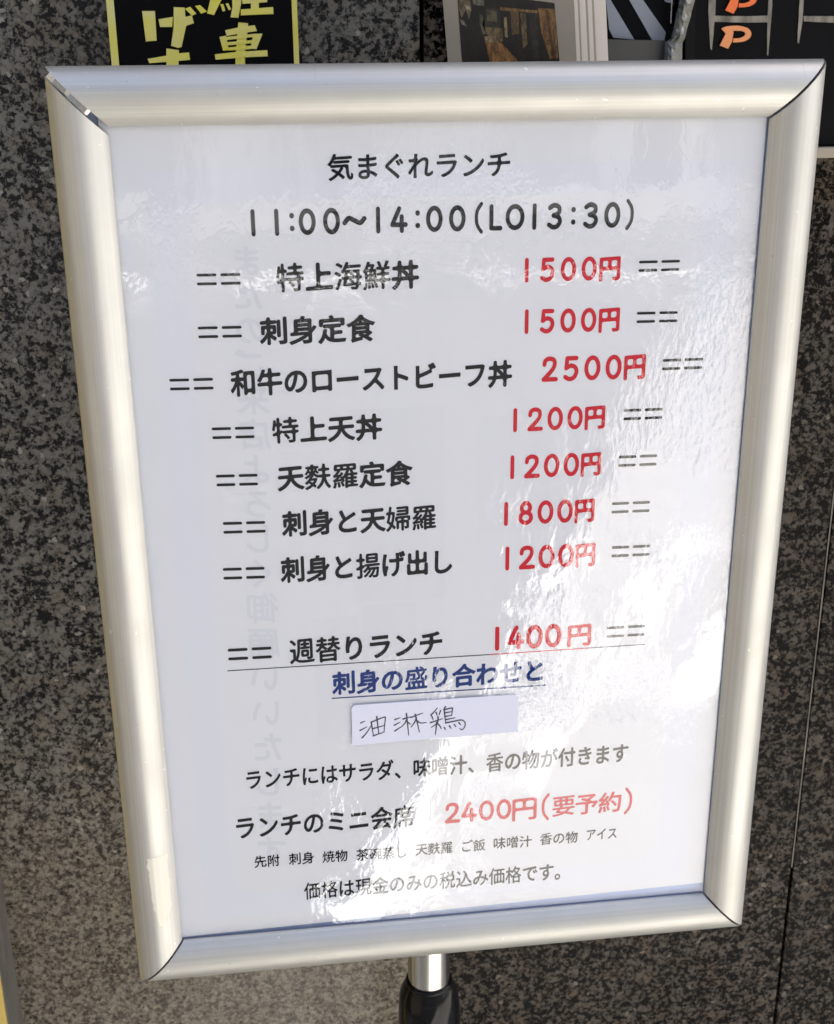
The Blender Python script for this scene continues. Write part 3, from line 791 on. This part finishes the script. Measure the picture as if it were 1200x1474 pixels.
for colr, pl, zl in PIC:
    mm = M('photo_print', colr, 0.3); k = N(mm); vN = k.coord((1, 1, .45))
    cN = k.mix(k.ramp(k.noise(vN, 330, 5, 0.75, 1.0), [(0.38, 0.0), (0.66, 1.0)]), tuple(q*.25 for q in colr), tuple(q*1.5 for q in colr))
    k.l(cN, k.b.inputs['Base Color'])
    prism('printed_photo', [P(*c2(x, y), LYF-.00005-zl*.00003) for x, y in pl], .00002, mm, f0)
offs = [(6, m_edge), (8.5, m_edge2), (17, m_edge), (20, m_edge2), (22.5, m_edge), (26, m_edge), (29, m_edge2), (32, m_edge), (35.5, m_edge), (39, m_edge), (42.5, m_edge), (46, m_edge)]
for i, (dx, mt) in enumerate(offs):
    Y = LYF+.0018*(i+1)
    o = leaf('leaflet', [(640+dx*.3, -60), (822+dx*1.03, -60+i), (832+dx, 150), (655, 140)], Y, mt)
    tag(o, 'plain leaflet fanned out behind the front photo leaflet', 'leaflet', 'leaflets stacked behind the front one')

# ------------------------------------------------------------------ striped panel with a crumpled plastic strip
m_stripe = M('grey_stripe', (0.27, 0.29, 0.33), 0.4); m_dgrey = M('dark_grey_board', (0.075, 0.073, 0.066), 0.35)
SY = 0.122
def c3(x, y, Y=SY): return P(860+x/3.529, y/3.529, Y)
sp = empty('striped_panel', c3(200, 100)); tag(sp, 'black panel with grey diagonal stripes over a dark grey foot', 'panel')
prism('board', [c3(20, -300), (c3(390, -300)), c3(372, 205, SY), c3(20, 205)], .01, m_black, sp)
prism('foot', [c3(20, 200, SY-.004), c3(345, 207, SY-.004), c3(355, 420, SY-.004), c3(20, 420, SY-.004)], .012, m_dgrey, sp)
for pl in ([(-90, -200), (-30, -200), (68, 5), (186, 202), (80, 192), (58, 150)], [(45, -200), (115, -200), (230, 0), (346, 166), (338, 206), (277, 205), (160, 0)], [(220, -200), (290, -200), (400, 20), (345, 10)]):
    pl = [(max(22, min(385, x)), y) for x, y in pl]
    prism('stripe', [c3(x, y, SY-.0005) for x, y in pl], .0003, m_stripe, sp)
m_clear = M('crumpled_grey_plastic', (0.20, 0.20, 0.18), 0.18, spec=0.7)
bm = bmesh.new(); prev = None
for i in range(30):
    t = i/29; y = -200+t*640
    if y < 200: xl = 385+(205-y)*.10*.3 + (20 if y < 0 else 0)*0; xr = 440+(205-y)*.26
    else: xl = 340-(y-200)*.02; xr = 432-(y-200)*.05
    if y < 200: xl = 372+(200-y)*.22
    cur = []
    for j in range(6):
        s_ = j/5; x = xl+(xr-xl)*s_+3*pnoise(Vector((i*.8, j*.9, 1)))
        dpt = SY-.006-.006*abs(math.sin(s_*math.pi))+.004*pnoise(Vector((i*.55, j*1.3, 4)))
        cur.append(bm.verts.new(c3(x, y, dpt)))
    if prev:
        for j in range(5): bm.faces.new([prev[j], prev[j+1], cur[j+1], cur[j]])
    prev = cur
o = bmobj('plastic_strip', bm, m_clear); md = o.modifiers.new('thick', 'SOLIDIFY'); md.thickness = .0006
tag(o, 'crumpled grey plastic strip beside the black parking board', 'plastic strip')
# torn white edge inside the panel
bm = bmesh.new(); prev = None
for i in range(24):
    t = i/23; y = -60+t*180; x = 372+(100-y)*.05+5*pnoise(Vector((i*.9, 1, 1))); wd = 2+3.5*abs(pnoise(Vector((i*.7, 3, 8))))
    cur = [bm.verts.new(c3(x-wd, y, SY-.0012)), bm.verts.new(c3(x+wd, y, SY-.0016))]
    if prev: bm.faces.new([prev[0], prev[1], cur[1], cur[0]])
    prev = cur
bmobj('torn_edge', bm, m_edge, sp)

# ------------------------------------------------------------------ parking board with orange letters (upper right)
m_orange = M('orange_card', (0.78, 0.15, 0.03), 0.6); m_orange2 = M('pale_orange_card', (0.72, 0.27, 0.10), 0.6)
m_taupe = M('taupe_brushed_line', (0.21, 0.19, 0.15), 0.6); k = N(m_taupe)
k.l(k.mix(k.ramp(k.noise(k.coord((1, 1, .3)), 160, 4, 0.7), [(0.35, 0.0), (0.7, 1.0)]), (0.10, 0.09, 0.07), (0.30, 0.27, 0.22)), k.b.inputs['Base Color'])
m_scuff = M('scuffed_black_board', (0.006, 0.006, 0.007), 0.4, spec=0.1); k = N(m_scuff)
gm = k.ramp(k.noise(k.coord((1.2, 1, .5)), 120, 4, 0.75, .6), [(0.66, 0.0), (0.70, 0.7)])
k.l(k.mix(gm, (0.006, 0.006, 0.007), (0.09, 0.09, 0.085)), k.b.inputs['Base Color'])
KY = 0.124
zbb = P(1190, 210, KY).z; xl = P(990, 60, KY).x
kp = empty('parking_board', (xl+.1, KY, zbb)); tag(kp, 'black parking board with taupe bay lines and orange letter P marks', 'notice board')
box('board', xl, xl+.34, KY, KY+.014, zbb, zbb+.34, m_black, kp, .0006)
prism('scuffed_edge', [c3(452, -300, KY-.0006), c3(512, -300, KY-.0006), c3(490, 300, KY-.0006), c3(445, 300, KY-.0006)], .0004, m_scuff, kp)
m_ledge = M('beige_ledge', (0.34, 0.29, 0.22), 0.6)
box('ledge', xl-.005, xl+.345, KY-.006, KY+.03, zbb-.006, zbb-.0005, m_ledge, kp, .0008)
LN = [[(572, -240), (604, -240), (598, 60), (580, 255), (572, 248), (562, 60)], [(878, -240), (896, -240), (884, 60), (866, 285), (860, 280), (862, 110)], [(590, 80), (700, 84), (880, 80), (882, 114), (760, 116), (590, 112)],
      [(1040, -240), (1060, -240), (1040, 110), (1022, 222), (1014, 216), (1022, 60)], [(1046, 82), (1200, 84), (1330, 82), (1330, 116), (1200, 116), (1048, 110)],
      [(590, -120), (880, -122), (882, -88), (590, -90)], [(1330, -240), (1350, -240), (1342, 110), (1326, 240), (1318, 236)]]
for j, pl in enumerate(LN):
    vs = []
    n = len(pl)
    for i in range(n):
        a, b = pl[i], pl[(i+1) % n]; m_ = max(1, int(math.hypot(b[0]-a[0], b[1]-a[1])/22))
        for q in range(m_):
            f = q/m_; vs.append((a[0]+(b[0]-a[0])*f+2.0*pnoise(Vector((a[0]*.1+q, j, 2))), a[1]+(b[1]-a[1])*f+2.0*pnoise(Vector((q, a[1]*.1+j, 7)))))
    prism('painted_line', [c3(x, y, KY-.0004-.00004*j) for x, y in vs], .0003, m_taupe, kp)
PP = [[(640, 136), (700, 132), (752, 140), (778, 165), (774, 195), (740, 214), (700, 218), (688, 212), (678, 225), (664, 248), (620, 232), (648, 172)], ]
def letterP(dx, dy, mat, rot=0):
    # bowl as a ring and a slanting stem
    def T(x, y): return c3(x+dx, y+dy, KY-.0012)
    out = [(628, 146), (660, 134), (716, 132), (762, 144), (780, 168), (772, 194), (740, 212), (688, 217)]
    inn = [(668, 160), (684, 158), (712, 157), (738, 160), (750, 170), (744, 184), (722, 194), (690, 196)]
    out = spline(out, 4); inn = spline(inn, 4)
    bm = bmesh.new(); A = [bm.verts.new(T(*p)) for p in out]; B = [bm.verts.new(T(*p)) for p in inn]
    for i in range(28): bm.faces.new([A[i], A[i+1], B[i+1], B[i]])
    Cc = [bm.verts.new(T(*p)+Vector((0, -.0001, 0))) for p in ((628, 146), (664, 148), (690, 162), (682, 212), (662, 248), (620, 232), (650, 172))]; bm.faces.new(Cc)
    r = bmesh.ops.extrude_face_region(bm, geom=bm.faces[:])
    for v_ in r['geom']:
        if isinstance(v_, bmesh.types.BMVert): v_.co.y += .0007
    bmobj('letter', bm, mat, kp)
letterP(0, 0, m_orange2); letterP(28, -178, m_orange)

# ------------------------------------------------------------------ yellow faced board at the lower left edge
m_yb = M('yellow_board_face', (0.62, 0.45, 0.12), 0.6); m_side = M('grey_board_side', (0.10, 0.095, 0.085), 0.7); k = N(m_side)
k.l(k.mix(k.ramp(k.noise(k.coord((1, 1, .4)), 120, 4, 0.7), [(0.35, 0.0), (0.7, 1.0)]), (0.085, 0.08, 0.07), (0.15, 0.14, 0.12)), k.b.inputs['Base Color'])
xb = P(16, 1348, WY).x
yb = empty('leaning_board', (xb-.15, WY, 0)); tag(yb, 'tall board with yellow face and weathered grey side at lower left', 'board')
yf = P(5, 1474, .15); 
box('side', xb-.3, xb, .112, WY-.001, 0.02, 1.6, m_side, yb, .0008)
box('face', xb-.299, xb-.001, .1095, .1118, 0.022, 1.598, m_yb, yb)
